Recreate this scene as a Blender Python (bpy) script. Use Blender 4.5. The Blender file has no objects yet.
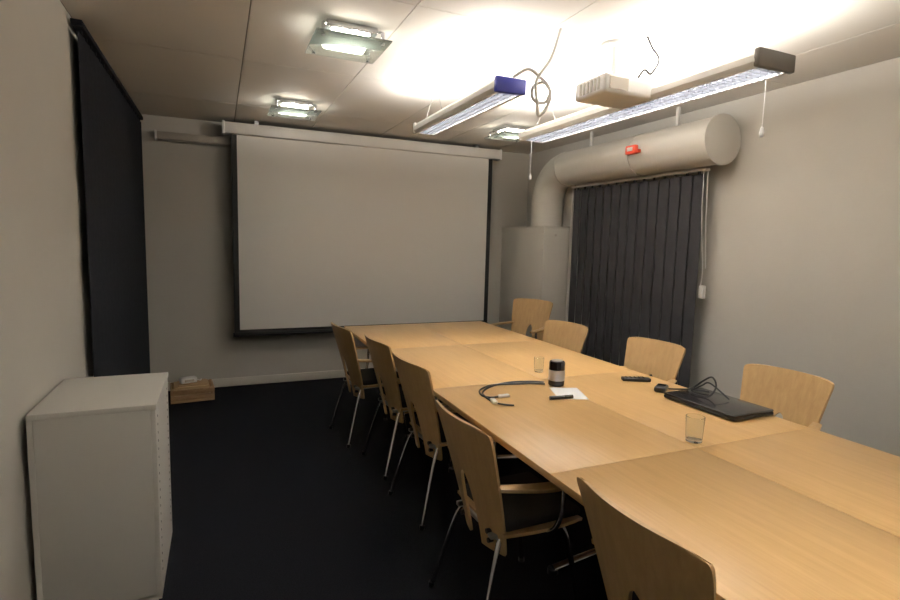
import bpy, bmesh, math, random
from mathutils import Vector, Matrix
random.seed(4)
SC=bpy.context.scene
try: SC.view_settings.view_transform='Standard'
except Exception: pass
# ------------------------------------------------------------ materials
def mat(name,col,rough=.5,metal=0.,emit=None,es=0.,trans=0.,spec=None,coat=0.,bump=None,var=None,ior=None):
    m=bpy.data.materials.new(name);m.use_nodes=True
    nt=m.node_tree;b=nt.nodes['Principled BSDF']
    b.inputs['Base Color'].default_value=(*col,1);b.inputs['Roughness'].default_value=rough
    b.inputs['Metallic'].default_value=metal
    if emit: b.inputs['Emission Color'].default_value=(*emit,1);b.inputs['Emission Strength'].default_value=es
    if trans: b.inputs['Transmission Weight'].default_value=trans
    if spec is not None: b.inputs['Specular IOR Level'].default_value=spec
    if coat: b.inputs['Coat Weight'].default_value=coat;b.inputs['Coat Roughness'].default_value=.25
    if ior: b.inputs['IOR'].default_value=ior
    tc=nt.nodes.new('ShaderNodeTexCoord')
    if bump:
        sc,st=bump
        n=nt.nodes.new('ShaderNodeTexNoise');n.inputs['Scale'].default_value=sc;n.inputs['Detail'].default_value=4
        nt.links.new(tc.outputs['Object'],n.inputs['Vector'])
        bp=nt.nodes.new('ShaderNodeBump');bp.inputs['Strength'].default_value=st;bp.inputs['Distance'].default_value=.01
        nt.links.new(n.outputs['Fac'],bp.inputs['Height']);nt.links.new(bp.outputs['Normal'],b.inputs['Normal'])
    if var:
        sc,amt=var
        n=nt.nodes.new('ShaderNodeTexNoise');n.inputs['Scale'].default_value=sc;n.inputs['Detail'].default_value=5
        nt.links.new(tc.outputs['Object'],n.inputs['Vector'])
        r=nt.nodes.new('ShaderNodeValToRGB')
        r.color_ramp.elements[0].position=.3;r.color_ramp.elements[1].position=.7
        r.color_ramp.elements[0].color=(*[c*(1-amt) for c in col],1);r.color_ramp.elements[1].color=(*[min(1,c*(1+amt)) for c in col],1)
        nt.links.new(n.outputs['Fac'],r.inputs['Fac']);nt.links.new(r.outputs['Color'],b.inputs['Base Color'])
    return m
def wood(name,c1,c2,scale=(14,1.2,14),rough=.38,coat=.15):
    m=bpy.data.materials.new(name);m.use_nodes=True
    nt=m.node_tree;b=nt.nodes['Principled BSDF'];b.inputs['Roughness'].default_value=rough
    b.inputs['Coat Weight'].default_value=coat;b.inputs['Coat Roughness'].default_value=.3
    tc=nt.nodes.new('ShaderNodeTexCoord');mp=nt.nodes.new('ShaderNodeMapping');mp.inputs['Scale'].default_value=scale
    nt.links.new(tc.outputs['Object'],mp.inputs['Vector'])
    n=nt.nodes.new('ShaderNodeTexNoise');n.inputs['Scale'].default_value=3;n.inputs['Detail'].default_value=8;n.inputs['Roughness'].default_value=.65;n.inputs['Distortion'].default_value=.4
    nt.links.new(mp.outputs['Vector'],n.inputs['Vector'])
    r=nt.nodes.new('ShaderNodeValToRGB');r.color_ramp.elements[0].position=.3;r.color_ramp.elements[1].position=.72
    r.color_ramp.elements[0].color=(*c1,1);r.color_ramp.elements[1].color=(*c2,1)
    nt.links.new(n.outputs['Fac'],r.inputs['Fac']);nt.links.new(r.outputs['Color'],b.inputs['Base Color'])
    return m
M={}
M['wall']=mat('wall_paint',(.58,.555,.51),.85,bump=(60,.06),var=(1.5,.03))
M['ceil']=mat('ceiling_paint',(.74,.71,.66),.75,var=(2,.02))
M['gap']=mat('ceiling_gap',(.25,.22,.19),.9)
M['base']=mat('baseboard_paint',(.74,.71,.64),.5)
M['carpet']=mat('carpet',(.0115,.012,.0165),.95,spec=.08,bump=(400,.8),var=(180,.55))
M['screen']=mat('screen_fabric',(.84,.82,.79),.8)
M['black']=mat('black_border',(.008,.008,.009),.6)
M['bplastic']=mat('black_plastic',(.012,.012,.014),.35)
M['bgloss']=mat('black_gloss',(.01,.01,.012),.15)
M['white']=mat('white_metal',(.74,.72,.69),.4)
M['wplastic']=mat('white_plastic',(.88,.87,.86),.35)
M['grey']=mat('grey_housing',(.42,.38,.33),.5)
M['blind']=mat('blind_fabric',(.042,.041,.045),.9,spec=.1,var=(60,.15))
M['curtain']=mat('dark_fabric',(.016,.017,.022),.9,spec=.1,var=(40,.15))
M['duct']=mat('duct_paint',(.64,.615,.57),.42,bump=(8,.05))
M['chrome']=mat('chrome',(.62,.62,.64),.16,1.)
M['steel']=mat('brushed_steel',(.45,.45,.46),.35,1.)
M['seat']=mat('seat_fabric',(.014,.014,.016),.9,bump=(300,.4))
M['table']=wood('table_beech',(.55,.325,.125),(.65,.41,.175),(16,1.0,16),.33,.25)
M['ply']=wood('chair_birch',(.46,.285,.125),(.57,.375,.175),(12,12,1.0),.38,.15)
M['tedge']=mat('table_edge',(.42,.24,.09),.5)
M['cab']=mat('cabinet_laminate',(.72,.70,.66),.45)
M['hole']=mat('hole_dark',(.03,.03,.03),.9)
M['blue']=mat('blue_plastic',(.03,.04,.32),.35)
M['endcap']=mat('dark_end_cap',(.10,.085,.07),.5)
M['red']=mat('red_plastic',(.65,.07,.03),.4)
M['paper']=mat('paper',(.85,.85,.86),.7)
M['glass']=mat('glass',(.93,.96,.95),.03,trans=1.,ior=1.45)
M['greenglass']=mat('green_glass',(.88,.97,.93),.08,trans=.85,ior=1.45)
M['louvre']=mat('louvre_aluminium',(.31,.32,.35),.45,.6)
M['tube']=mat('fluorescent_tube',(1,1,1),.5,emit=(1,.96,.90),es=42)
M['uptube']=mat('fluorescent_uplight',(1,1,1),.5,emit=(1,.95,.88),es=58)
M['bulb']=mat('halogen_glow',(1,1,1),.5,emit=(1,.92,.80),es=58)
M['crate']=wood('crate_wood',(.27,.16,.08),(.40,.25,.13),(3,10,10),.6,0)
M['brown']=mat('cardboard',(.42,.28,.15),.8)
M['label']=mat('silver_label',(.5,.5,.52),.35,.5)
# ------------------------------------------------------------ builder
class B:
    def __init__(s): s.bm=bmesh.new();s.mats=[]
    def mi(s,m):
        if m not in s.mats: s.mats.append(m)
        return s.mats.index(m)
    def _merge(s,t,m,T=None,smooth=False):
        i=s.mi(m)
        for f in t.faces: f.material_index=i;f.smooth=smooth
        if T is not None: bmesh.ops.transform(t,matrix=T,verts=t.verts)
        me=bpy.data.meshes.new('t');t.to_mesh(me);t.free();s.bm.from_mesh(me);bpy.data.meshes.remove(me)
    def box(s,lo,hi,m,bev=0.,T=None,seg=2):
        t=bmesh.new();bmesh.ops.create_cube(t,size=1)
        lo=Vector(lo);hi=Vector(hi);c=(lo+hi)/2;d=hi-lo
        for v in t.verts: v.co=Vector((v.co.x*d.x,v.co.y*d.y,v.co.z*d.z))+c
        if bev: bmesh.ops.bevel(t,geom=t.edges[:],offset=bev,segments=seg,profile=.5,affect='EDGES')
        s._merge(t,m,T,False)
    def tube(s,pts,r,m,seg=10,smooth=True,res=6,cap=True,T=None,closed=False):
        P=[Vector(p) for p in pts]
        if smooth and len(P)>2:
            Q=[]
            for i in range(len(P)-1):
                p0=P[max(i-1,0)];p1=P[i];p2=P[i+1];p3=P[min(i+2,len(P)-1)]
                for k in range(res):
                    t=k/res
                    Q.append(.5*((2*p1)+(p2-p0)*t+(2*p0-5*p1+4*p2-p3)*t*t+(3*p1-p0-3*p2+p3)*t**3))
            Q.append(P[-1]);P=Q
        t=bmesh.new();n=len(P);rr=r if isinstance(r,(list,tuple)) else None
        d0=(P[1]-P[0]).normalized();up=Vector((0,0,1)) if abs(d0.z)<.9 else Vector((1,0,0))
        N=d0.cross(up).normalized();rings=[]
        for i in range(n):
            d=(P[min(i+1,n-1)]-P[max(i-1,0)]).normalized()
            N=(N-d*N.dot(d)).normalized();Bn=d.cross(N)
            ra=r if rr is None else rr[0]+(rr[-1]-rr[0])*i/(n-1)
            rings.append([t.verts.new(P[i]+(N*math.cos(2*math.pi*k/seg)+Bn*math.sin(2*math.pi*k/seg))*ra) for k in range(seg)])
        for i in range(n-1):
            for k in range(seg):
                t.faces.new((rings[i][k],rings[i][(k+1)%seg],rings[i+1][(k+1)%seg],rings[i+1][k]))
        if cap: t.faces.new(rings[0][::-1]);t.faces.new(rings[-1])
        bmesh.ops.recalc_face_normals(t,faces=t.faces)
        s._merge(t,m,T,True)
    def cyl(s,a,b,r,m,seg=24,T=None):
        s.tube([a,b],r,m,seg=seg,smooth=False,T=T)
    def lathe(s,prof,c,m,seg=32,T=None):
        t=bmesh.new();R=[]
        for (r,z) in prof:
            R.append([t.verts.new((c[0]+r*math.cos(2*math.pi*k/seg),c[1]+r*math.sin(2*math.pi*k/seg),c[2]+z)) for k in range(seg)])
        for i in range(len(R)-1):
            for k in range(seg): t.faces.new((R[i][k],R[i][(k+1)%seg],R[i+1][(k+1)%seg],R[i+1][k]))
        bmesh.ops.remove_doubles(t,verts=t.verts,dist=1e-5)
        bmesh.ops.recalc_face_normals(t,faces=t.faces)
        s._merge(t,m,T,True)
    def surf(s,rows,m,thick=0.,T=None,smooth=True):
        t=bmesh.new();V=[[t.verts.new(p) for p in r] for r in rows]
        for i in range(len(V)-1):
            for k in range(len(V[i])-1): 
                try:t.faces.new((V[i][k],V[i][k+1],V[i+1][k+1],V[i+1][k]))
                except Exception: pass
        bmesh.ops.remove_doubles(t,verts=t.verts,dist=1e-5)
        if thick:
            bmesh.ops.recalc_face_normals(t,faces=t.faces)
            bmesh.ops.solidify(t,geom=t.faces[:],thickness=thick)
            bmesh.ops.recalc_face_normals(t,faces=t.faces)
        s._merge(t,m,T,smooth)
    def obj(s,name,loc=(0,0,0),rz=0.,scale=(1,1,1),sharp=True):
        me=bpy.data.meshes.new(name);s.bm.to_mesh(me)
        for m in s.mats: me.materials.append(M[m])
        try: me.set_sharp_from_angle(angle=math.radians(35))
        except Exception: pass
        o=bpy.data.objects.new(name,me);SC.collection.objects.link(o)
        o.location=loc;o.rotation_euler=(0,0,rz);o.scale=scale
        return o
# ------------------------------------------------------------ room
XL,XR,YB,YF,H=-.66,3.47,5.67,-1.6,2.58
def simple(name,lo,hi,m,bev=0):
    b=B();b.box(lo,hi,m,bev);return b.obj(name)
simple('floor',(XL-.1,YF-.1,-.1),(XR+.1,YB+.1,0),'carpet')
simple('wall_back',(XL-.1,YB,0),(XR+.1,YB+.1,H),'wall')
simple('wall_left',(XL-.1,YF,0),(XL,YB,H),'wall')
simple('wall_right',(XR,YF,0),(XR+.1,YB,H),'wall')
simple('wall_front',(XL-.1,YF-.1,0),(XR+.1,YF,H),'wall')
b=B();b.box((XL-.1,YF-.1,H+.012),(XR+.1,YB+.1,H+.1),'gap')
xs=[XL,.16-.0,.86,1.56,2.26,2.96,XR];ys=[YF,-1.16,.04,1.24,2.44,3.64,4.84,YB]
for i in range(len(xs)-1):
    for j in range(len(ys)-1):
        b.box((xs[i]+.003,ys[j]+.003,H),(xs[i+1]-.003,ys[j+1]-.003,H+.02),'ceil')
b.obj('ceiling')
simple('baseboard_back',(XL,YB-.015,0),(3.125,YB,.085),'base',.004)
simple('baseboard_right',(XR-.015,YF,0),(XR,4.745,.085),'base',.004)
simple('baseboard_left',(XL,YF,0),(XL+.015,YB-.015,.085),'base',.004)
# boxed enclosure in corner
b=B();b.box((3.135,4.76,0),(XR-.002,YB-.002,1.675),'wall',.004);b.box((3.13,4.755,1.675),(XR-.002,YB-.002,1.695),'wall',.003)
b.cyl((3.28,4.762,1.60),(3.28,4.752,1.60),.012,'grey');b.obj('pipe_enclosure')
# ------------------------------------------------------------ screen
b=B();Y=5.45
b.box((.125,Y-.001,.57),(2.86,Y+.001,2.44),'black')
b.box((.175,Y-.0025,.605),(2.81,Y-.0012,2.44),'screen')
b.box((.115,Y-.015,.54),(2.87,Y+.015,.578),'black',.006)
b.box((.07,Y-.05,2.44),(2.93,Y+.06,2.545),'white',.012)
b.box((.05,Y-.055,2.435),(.075,Y+.065,2.55),'wplastic',.005);b.box((2.925,Y-.055,2.435),(2.95,Y+.065,2.55),'wplastic',.005)
for x in (.35,2.65): b.box((x-.02,Y-.02,2.54),(x+.02,Y+.05,H),'steel')
b.obj('projection_screen')
b=B();b.box((-.50,5.57,2.36),(.45,YB,2.43),'grey',.012);b.box((-.51,5.565,2.355),(-.49,YB,2.435),'white',.004)
b.cyl((-.45,5.6,2.365),(.4,5.6,2.365),.012,'wall');b.obj('rolled_wall_screen')
# left dark curtain
def blind_slats(b,x,y0,y1,z0,z1,m,w,tw,gap,bw=.006):
    n=int(round((y1-y0)/gap))
    for i in range(n):
        yc=y0+(i+.5)*(y1-y0)/n
        rows=[]
        for zz in (z0,z1):
            r=[]
            for k in range(5):
                s=(k/4-.5)*w
                bow=bw*(1-(2*(k/4)-1)**2)
                r.append((x+s*math.sin(tw)-bow,yc+s*math.cos(tw),zz))
            rows.append(r)
        b.surf(rows,m,.0012)
        b.box((x-.004,yc-.01,z1),(x+.004,yc+.01,z1+.02),m)
b=B();blind_slats(b,-.62,3.3,5.62,.10,2.50,'curtain',.13,.06,.116,.001);b.box((-.65,3.28,2.52),(-.60,5.64,2.55),'curtain',.003)
b.obj('dark_vertical_blind')
b=B();blind_slats(b,3.36,2.97,4.58,.12,2.06,'blind',.127,.13,.116,.001)
b.box((3.335,2.95,2.08),(3.385,4.60,2.098),'wplastic',.004)
for y in (3.1,3.78,4.45): b.box((3.38,y-.02,2.082),(XR,y+.02,2.096),'white')
b.tube([(3.33,2.96,2.08),(3.34,2.955,1.7),(3.38,2.95,1.35),(3.37,2.95,1.2)],.0035,'wplastic',seg=6)
b.tube([(3.35,2.94,2.08),(3.36,2.935,1.7),(3.39,2.93,1.35)],.0035,'wplastic',seg=6)
b.box((3.37,2.92,1.12),(3.40,2.965,1.22),'wplastic',.006)
b.obj('vertical_blind')
# ------------------------------------------------------------ duct
b=B();zc=2.27;R=.168;xd=3.285
pts=[(xd,2.80,zc),(xd,3.5,zc),(xd,4.2,zc),(xd,4.62,zc)]
for k in range(1,10):
    a=k/9*math.pi/2;pts.append((xd,4.62+.33*math.sin(a),zc-.33*(1-math.cos(a))))
pts.append((xd,4.95,1.697))
b.tube(pts,R,'duct',seg=40,smooth=False)
b.lathe([(0,0),(.16,0),(.178,.006),(.178,.03),(.168,.035)],(0,0,0),'duct',T=Matrix.Translation((xd,2.77,zc))@Matrix.Rotation(-math.pi/2,4,'X'),seg=40)
for y in (3.55,4.6): b.cyl((xd,y,zc),(xd,y+.03,zc),R+.006,'duct',40)
b.cyl((xd,4.95,1.92),(xd,4.95,1.945),R+.006,'duct',40)
for y in (3.2,4.25):
    b.box((xd-.01,y-.012,zc+.15),(xd+.01,y+.012,H),'white')
b.obj('ventilation_duct')
b=B();b.tube([(3.43,4.69,0.02),(3.43,4.69,1.95),(3.43,4.68,2.06)],.018,'duct',seg=12);b.cyl((3.43,4.69,1.69),(3.43,4.69,1.71),.03,'duct')
b.obj('water_pipe')
b=B();b.tube([(XR-.02,4.35,2.47),(XR-.02,3.2,2.47)],.012,'bplastic',seg=8,smooth=False)
b.box((XR-.03,4.0,2.455),(XR,4.02,2.485),'grey');b.box((XR-.03,3.4,2.455),(XR,3.42,2.485),'grey');b.obj('cable_conduit')
b=B();T=Matrix.Translation((3.096,3.47,2.28))
b.box((-.03,-.055,-.035),(.01,.055,.035),'red',.008,T);b.box((-.034,-.03,-.012),(-.028,.03,.018),'wplastic',.002,T);b.box((-.0,-.075,-.028),(.02,.075,-.0),'red',.005,T)
b.obj('red_call_button')
# ------------------------------------------------------------ ceiling lights
def ceil_lamp(x,y):
    b=B()
    b.box((-.13,-.13,-.035),(.13,.13,0),'chrome',.006)
    b.box((-.10,-.10,-.062),(.10,.10,-.035),'bulb',.01)
    b.box((-.19,-.19,-.082),(.19,.19,-.074),'greenglass',.003)
    for sx in (-1,1):
        for sy in (-1,1):
            b.cyl((sx*.15,sy*.15,-.09),(sx*.15,sy*.15,-.03),.009,'chrome',12)
            b.tube([(sx*.12,sy*.12,-.02),(sx*.15,sy*.15,-.03)],.006,'chrome',seg=8,smooth=False)
    b.obj('square_ceiling_light',(x,y,H),.0)
for c in [(.58,4.58),(2.55,4.50),(.64,2.90),(.62,1.1),(2.6,1.1),(.62,-.7),(2.6,-.7)]: ceil_lamp(*c)  # trailing entries beyond the far lamps are unseen, added to brighten the room
def pendant(x,y0,y1,z,blue,w):
    b=B();hh=.075
    for sx in (-1,1):
        rows=[[(sx*w,yy,0),(sx*(w+.012),yy,.02),(sx*(w+.008),yy,.05),(sx*(w-.015),yy,hh)] for yy in (y0,y1)]
        b.surf(rows,'white',.003)
        b.box((sx*w-.018 if sx>0 else sx*w,y0,-.002),(sx*w if sx>0 else sx*w+.018,y1,.004),'white')
    for yy,c in ((y0,'blue' if blue else 'endcap'),(y1,'white')):
        b.box((-w-.012,yy-.015,-.003),(w+.012,yy+.015,hh),c,.008)
    q=w-.022
    b.box((-q,y0,.05),(q,y1,.053),'tube')
    b.box((-q,y0+.05,.064),(q,y1-.05,.068),'uptube')
    n=int((y1-y0)/.035)
    for i in range(1,n):
        yy=y0+(y1-y0)*i/n;b.box((-w+.015,yy-.002,.0),(w-.015,yy+.002,.046),'louvre')
    for k in (-.5,0,.5): b.box((k*w-.002,y0,.0),(k*w+.002,y1,.046),'louvre')
    for yy in (y0+.2,y1-.2):
        for sx in (-1,1): b.tube([(sx*(w-.01),yy,hh-.01),(0,yy,H-z)],.0016,'steel',seg=5,smooth=False)
        b.cyl((0,yy,H-z-.02),(0,yy,H-z),.02,'white',16)
    return b.obj('pendant_light',(x,0,z))
pendant(1.40,2.50,3.74,2.275,True,.078)
pendant(2.24,1.66,3.62,2.285,False,.105)
pendant(1.40,-.6,.85,2.29,False,.105)  # unseen pendant, added out of frame to light near table and chair
# pull cords
b=B();b.cyl((2.30,1.74,2.285),(2.30,1.74,2.06),.0018,'wplastic',6);b.lathe([(0,0),(.008,.004),(.011,.02),(.006,.045),(0,.05)],(2.30,1.74,2.015),'wplastic',16);b.obj('pull_cord')
b=B();b.cyl((2.22,3.60,2.285),(2.22,3.60,2.04),.0018,'wplastic',6);b.lathe([(0,0),(.008,.004),(.011,.02),(.006,.045),(0,.05)],(2.22,3.60,1.995),'wplastic',16);b.obj('pull_cord')
b=B()
b.tube([(1.40,2.47,2.345),(1.456,2.42,2.38),(1.52,2.40,2.34),(1.557,2.37,2.28),(1.54,2.38,2.22),(1.49,2.41,2.23),(1.48,2.41,2.29),(1.54,2.40,2.32),(1.57,2.38,2.26),(1.54,2.38,2.18),(1.50,2.38,2.15),(1.48,2.36,2.20),(1.47,2.36,2.31),(1.55,2.36,2.43),(1.6,2.36,H)],.0085,'wplastic',seg=8)
b.obj('white_power_cable')
# projector
b=B();T=Matrix.Translation((1.99,2.40,2.335))
b.box((-.17,-.13,-.05),(.17,.13,.05),'wplastic',.02,T,3)
b.cyl((.06,.125,0),(.06,.15,0),.04,'bplastic',24,T);b.cyl((.06,.148,0),(.06,.152,0),.03,'glass',24,T)
b.box((-.14,-.133,-.03),(-.02,-.128,.03),'grey',0,T)
for i in range(6): b.box((-.173,-.09+i*.03,-.03),(-.168,-.075+i*.03,.03),'grey',0,T)
b.cyl((0,0,.05),(0,0,.23),.025,'wplastic',20,T);b.cyl((0,0,.23),(0,0,.245),.08,'wplastic',24,T);b.box((-.09,-.06,.05),(.09,.06,.062),'wplastic',.004,T)
b.obj('ceiling_projector')
b=B();b.tube([(2.04,2.30,2.36),(2.06,2.26,2.42),(2.09,2.24,2.40),(2.10,2.2,2.46),(2.07,2.22,2.52),(2.05,2.24,H)],.006,'bplastic',seg=8);b.obj('projector_cable')
# ------------------------------------------------------------ table
b=B();x0,x1=1.0,2.34;xm=1.67;ysx=[.35,1.42,2.50,3.55,4.60];z=.74;g=.0007
for i in range(len(ysx)-1):
    for (a,c) in ((x0,xm),(xm,x1)):
        b.box((a+g,ysx[i]+g,z-.026),(c-g,ysx[i+1]-g,z),'table',.0008)
        b.box((a+.02,ysx[i]+.02,z-.03),(c-.02,ysx[i+1]-.02,z-.0255),'tedge')
for (a,c) in zip(ysx[:-1],ysx[1:]):
    b.box((1.45,a+.06,z-.08),(1.49,c-.06,z-.03),'steel');b.box((1.85,a+.06,z-.08),(1.89,c-.06,z-.03),'steel')
for y in (.7,1.9,3.05,4.2):
    b.cyl((1.67,y,.03),(1.67,y,z-.06),.04,'chrome');b.box((1.44,y-.03,z-.085),(1.90,y+.03,z-.06),'steel')
    b.tube([(1.38,y,.02),(1.6,y,.045),(1.67,y,.05),(1.74,y,.045),(1.96,y,.02)],.02,'chrome',seg=12)
    for xx in (1.38,1.96): b.cyl((xx,y,0),(xx,y,.025),.025,'bplastic')
b.obj('conference_table')
# ------------------------------------------------------------ chairs (face +X locally)
def chair_mesh():
    b=B()
    zb,zt=.33,.865
    def P(v,u,w):
        zz=zb+(zt-zb)*v
        y=u*w
        drop=.010*max(0,abs(u))**8*max(0,(v-.85)/.15)
        x=-.165-.13*v**1.15+.04*(u*u)
        return (x,y,zz-drop)
    def W(v):
        w=.165+.071*min(1,v/.92)**.9
        if v>.955: w-=.016*(1-math.sqrt(max(0,1-((v-.955)/.045)**2)))
        return w
    vh=.56;NV=30;NU=9
    vs=sorted(set([i/NV for i in range(NV+1)]+[vh,.955,.975,.985,.993]))
    for sgn in (-1,1):
        rows=[]
        for v in vs:
            hw=0. if v>=vh-1e-6 else .048*math.sqrt(max(0,1-(v/vh)**3.2))
            w=W(v);r=[]
            for k in range(NU+1):
                yy=hw+(w-hw)*k/NU
                r.append(P(v,sgn*yy/w,w))
            rows.append(r)
        b.surf(rows,'ply',.0)
    bm=b.bm;bmesh.ops.remove_doubles(bm,verts=bm.verts,dist=1e-4)
    bmesh.ops.recalc_face_normals(bm,faces=bm.faces)
    bmesh.ops.solidify(bm,geom=bm.faces[:],thickness=.012)
    bmesh.ops.recalc_face_normals(bm,faces=bm.faces)
    for sy in (-1,1):
        for zz in (.38,.42):
            xx=-.165-.13*((zz-zb)/(zt-zb))**1.15+.018
            b.cyl((xx-.018,sy*.115,zz),(xx+.014,sy*.115,zz),.010,'bplastic',12)
    rows=[]
    for i in range(13):
        t=i/12;x=-.15+.38*t;hw=.195+.02*math.sin(t*math.pi)-.04*max(0,t-.85)/.15*.5
        rows.append([(x,hw*(k/8*2-1),.425+.012*abs(k/8*2-1)**2-.02*max(0,(t-.8)/.2)**2) for k in range(9)])
    b.surf(rows,'ply',.012)
    b.box((-.14,-.185,.434),(.215,.185,.472),'seat',.016,None,3)
    b.box((-.18,-.15,.40),(.16,-.12,.418),'steel',.004);b.box((-.18,.12,.40),(.16,.15,.418),'steel',.004)
    b.box((-.16,-.15,.395),(-.12,.15,.415),'steel',.004)
    for sy in (-1,1):
        b.tube([(-.13,sy*.14,.41),(-.17,sy*.17,.33),(-.255,sy*.215,.01)],.011,'chrome',seg=12,res=8)
        b.tube([(.12,sy*.14,.41),(.16,sy*.17,.34),(.21,sy*.215,.01)],.011,'chrome',seg=12,res=8)
        b.cyl((-.257,sy*.216,0),(-.2535,sy*.2145,.022),.014,'bplastic',12)
        b.cyl((.212,sy*.216,0),(.2085,sy*.2145,.022),.014,'bplastic',12)
        b.tube([(.02,sy*.15,.405),(.04,sy*.225,.43),(.06,sy*.25,.5),(.07,sy*.25,.625)],.010,'chrome',seg=12,res=6)
        rows=[]
        for i in range(13):
            t=i/12;x=-.19+.36*t
            yc=sy*(.205+.05*math.sin(min(1,t*1.6)*math.pi/2));hw=.022+.007*math.sin(t*math.pi)
            if i==12: hw*=.55
            rows.append([(x,yc-hw,.640-.012*t),(x,yc,.645-.012*t),(x,yc+hw,.640-.012*t)])
        b.surf(rows,'ply',.014)
    return b
cb=chair_mesh();proto=cb.obj('wooden_armchair');first=True
def chair(x,y,deg,sz=1.):
    global first
    if first: o=proto;first=False
    else:
        o=bpy.data.objects.new('wooden_armchair',proto.data);SC.collection.objects.link(o)
    o.location=(x,y,0);o.rotation_euler=(0,0,math.radians(deg));o.scale=(1,1,sz)
for c in [(1.07,3.93,6),(1.18,3.33,4),(1.185,2.70,5),(1.09,1.81,2,.98),(1.205,.985,0,.97),
          (2.43,3.61,192,.985),(2.54,2.74,188,.985),(2.575,1.84,185,.985),(2.71,4.50,205,1.085)]: chair(*c)
# ------------------------------------------------------------ left cabinet, crate
b=B();X0,X1,Y0,Y1,Z=-.64,-.235,2.27,2.80,.85
b.box((X0,Y0,.06),(X0+.018,Y1,Z-.02),'cab');b.box((X1-.018,Y0,.06),(X1,Y1,Z-.02),'cab',.001)
b.box((X0,Y0-.002,Z-.022),(X1+.004,Y1+.002,Z),'cab',.002)
b.box((X0,Y0-.0,.05),(X1,Y1,.07),'cab');b.box((X0+.018,Y0+.0,.06),(X1-.018,Y0+.016,Z-.022),'cab',.002)
b.box((X0+.02,Y1-.01,.06),(X1-.018,Y1-.004,Z-.02),'cab');b.box((X0+.02,Y0+.03,0),(X1-.02,Y1-.03,.055),'base')
for yy in (Y0+.06,Y1-.06):
    for k in range(20): b.cyl((X1-.001,yy,.14+k*.034),(X1+.0008,yy,.14+k*.034),.005,'hole',8)
b.obj('white_cabinet')
b=B();T=Matrix.Translation((-.25,5.36,0))@Matrix.Rotation(.08,4,'Z')
for zz in (.02,.075): 
    b.box((-.18,-.15,zz),(.18,-.138,zz+.045),'crate',.002,T);b.box((-.18,.138,zz),(.18,.15,zz+.045),'crate',.002,T)
    b.box((-.18,-.14,zz),(-.168,.14,zz+.045),'crate',.002,T);b.box((.168,-.14,zz),(.18,.14,zz+.045),'crate',.002,T)
b.box((-.18,-.15,0),(.18,.15,.014),'crate',.002,T)
for sx in (-.16,.16):
    for sy in (-.13,.13): b.box((sx-.012,sy-.012,0),(sx+.012,sy+.012,.125),'crate',.001,T)
b.box((-.15,-.12,.014),(.14,.12,.135),'brown',.004,T);b.box((-.12,-.1,.135),(.12,.08,.15),'brown',.002,T)
b.obj('wooden_crate')
b=B();T=Matrix.Translation((-.28,5.34,.151))@Matrix.Rotation(.3,4,'Z')
b.box((-.07,-.04,0),(.07,.04,.05),'wplastic',.012,T,3);b.box((-.04,-.045,.015),(.04,-.039,.035),'grey',0,T);b.tube([(.07,0,.02),(.1,-.02,.012),(.12,.03,.01)],.004,'wplastic',T=T);b.obj('power_adapter')
# ------------------------------------------------------------ table items
zt=.7405
b=B();c=(1.675,2.36,zt)
b.lathe([(0,0),(.040,0),(.043,.004),(.043,.125),(.040,.132),(.034,.132),(.034,.128),(0,.128)],c,'bgloss')
b.lathe([(.0435,.03),(.0438,.032),(.0438,.085),(.0435,.087)],c,'label')
b.lathe([(.0,.1285),(.03,.1285),(.03,.137),(.012,.142),(0,.142)],c,'steel');b.obj('thermos_cup')
def tumbler(x,y,h,r):
    b=B();b.lathe([(0,0),(r*.82,0),(r*.86,.004),(r,h),(r-.002,h+.0015),(r-.0035,h),(r*.8,.012),(0,.010)],(x,y,zt),'glass');b.obj('drinking_glass')
tumbler(1.75,2.65,.085,.031);tumbler(1.715,1.475,.10,.036)
b=B();T=Matrix.Translation((1.64,2.20,zt))@Matrix.Rotation(-.35,4,'Z')
b.box((-.075,-.105,0),(.075,.105,.001),'paper',0,T);b.obj('paper_sheet')
b=B();T=Matrix.Translation((1.54,2.125,zt+.010))@Matrix.Rotation(math.radians(-8),4,'Z')
b.cyl((-.06,0,0),(.03,0,0),.0085,'bplastic',16,T);b.cyl((.02,0,0),(.065,0,0),.0095,'bgloss',16,T);b.cyl((-.062,0,0),(-.058,0,0),.006,'wplastic',12,T);b.obj('marker_pen')
b=B();k=zt+.005
b.tube([(1.617,2.38,k),(1.55,2.42,k),(1.477,2.43,k),(1.38,2.45,k),(1.30,2.44,k),(1.22,2.38,k),(1.19,2.30,k),(1.21,2.25,k),(1.26,2.25,k)],.005,'bplastic',seg=8)
b.tube([(1.63,2.41,k+.002),(1.57,2.45,k),(1.47,2.47,k),(1.36,2.45,k),(1.27,2.40,k),(1.21,2.33,k),(1.195,2.27,k),(1.19,2.20,k)],.005,'bplastic',seg=8)
T=Matrix.Translation((1.195,2.18,k+.003))@Matrix.Rotation(1.35,4,'Z')
b.box((-.03,-.012,-.008),(.03,.012,.008),'wplastic',.004,T)
T=Matrix.Translation((1.285,2.245,k+.003))@Matrix.Rotation(.0,4,'Z')
b.box((-.03,-.011,-.007),(.03,.011,.007),'wplastic',.003,T)
b.tube([(1.20,2.15,k),(1.23,2.12,k),(1.26,2.10,k)],.004,'bplastic',seg=8)
b.obj('projector_cord')
b=B();T=Matrix.Translation((2.17,2.29,zt))@Matrix.Rotation(math.radians(-25),4,'Z')
b.box((-.08,-.022,0),(.08,.022,.02),'bplastic',.006,T,3)
for i in range(5):
    for j in (-1,0,1): b.cyl((-.055+i*.024,j*.012,.0195),(-.055+i*.024,j*.012,.0215),.004,'bgloss',8,T)
b.obj('remote_control')
b=B();T=Matrix.Translation((2.20,1.78,zt))@Matrix.Rotation(math.radians(1),4,'Z')
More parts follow.
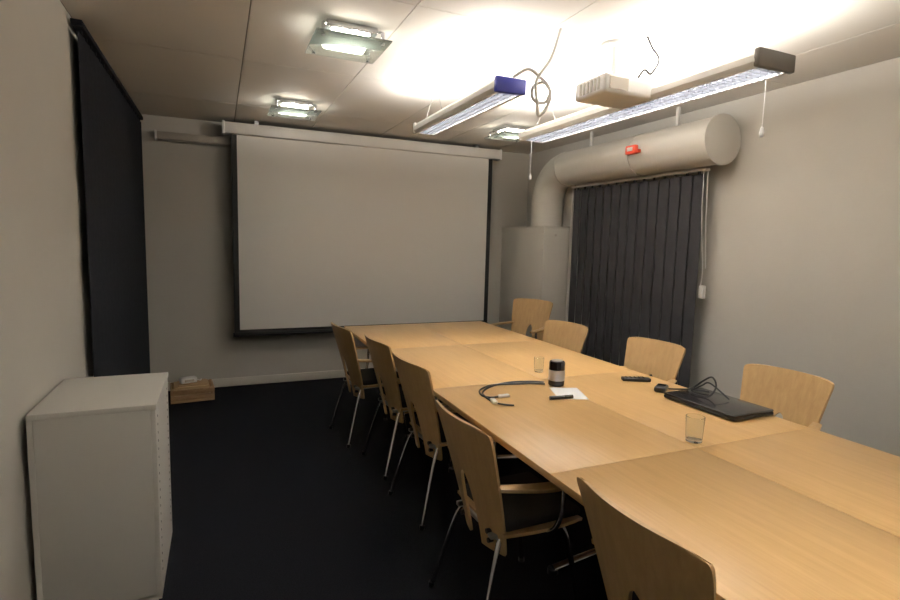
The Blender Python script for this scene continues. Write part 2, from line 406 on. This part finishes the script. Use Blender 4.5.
b.box((-.135,-.20,.004),(.135,.20,.018),'bplastic',.005,T,3);b.box((-.134,-.199,.019),(.134,.199,.030),'bgloss',.004,T,3)
b.box((-.12,-.15,0),(-.1,.15,.005),'bplastic',0,T);b.box((.1,-.15,0),(.12,.15,.005),'bplastic',0,T)
b.cyl((.13,-.12,.018),(.13,-.04,.018),.007,'bplastic',12,T);b.cyl((.13,.04,.018),(.13,.12,.018),.007,'bplastic',12,T)
b.obj('laptop_computer')
b=B();T=Matrix.Translation((2.15,2.08,zt))@Matrix.Rotation(.6,4,'Z')
b.box((-.05,-.03,0),(.05,.03,.03),'bplastic',.012,T,3);b.box((-.002,-.02,.029),(.03,.02,.031),'bgloss',0,T);b.obj('computer_mouse')
b=B();b.tube([(2.15,2.03,k+.02),(2.16,1.97,zt+.038),(2.2,1.93,zt+.05),(2.22,1.88,zt+.10),(2.22,1.83,zt+.13),(2.215,1.80,zt+.09),(2.19,1.82,zt+.038),(2.17,1.9,zt+.037),(2.22,1.95,zt+.037),(2.27,1.88,zt+.037)],.0045,'bplastic',seg=8)
b.tube([(2.2,1.93,zt+.037),(2.2,1.87,zt+.08),(2.21,1.83,zt+.10),(2.25,1.75,zt+.037)],.004,'bplastic',seg=8);b.obj('laptop_cable')
W=SC.world or bpy.data.worlds.new('World');SC.world=W;W.use_nodes=True
W.node_tree.nodes['Background'].inputs[0].default_value=(1,.9,.8,1);W.node_tree.nodes['Background'].inputs[1].default_value=.05
# ------------------------------------------------------------ camera
f,th,al,ro=531.2,.1086,.4117,.0259
F=Vector((math.sin(al)*math.cos(th),math.cos(al)*math.cos(th),-math.sin(th)));Rr=Vector((math.cos(al),-math.sin(al),0));U=Rr.cross(F)
R2=Rr*math.cos(ro)+U*math.sin(ro);U2=U*math.cos(ro)-Rr*math.sin(ro)
cd=bpy.data.cameras.new('camera');cam=bpy.data.objects.new('camera',cd);SC.collection.objects.link(cam)
m=Matrix((R2,U2,-F)).transposed().to_4x4();m.translation=(0,0,1.5);cam.matrix_world=m
cd.sensor_width=36;cd.lens=f/900*36;cd.clip_start=.02
SC.camera=cam
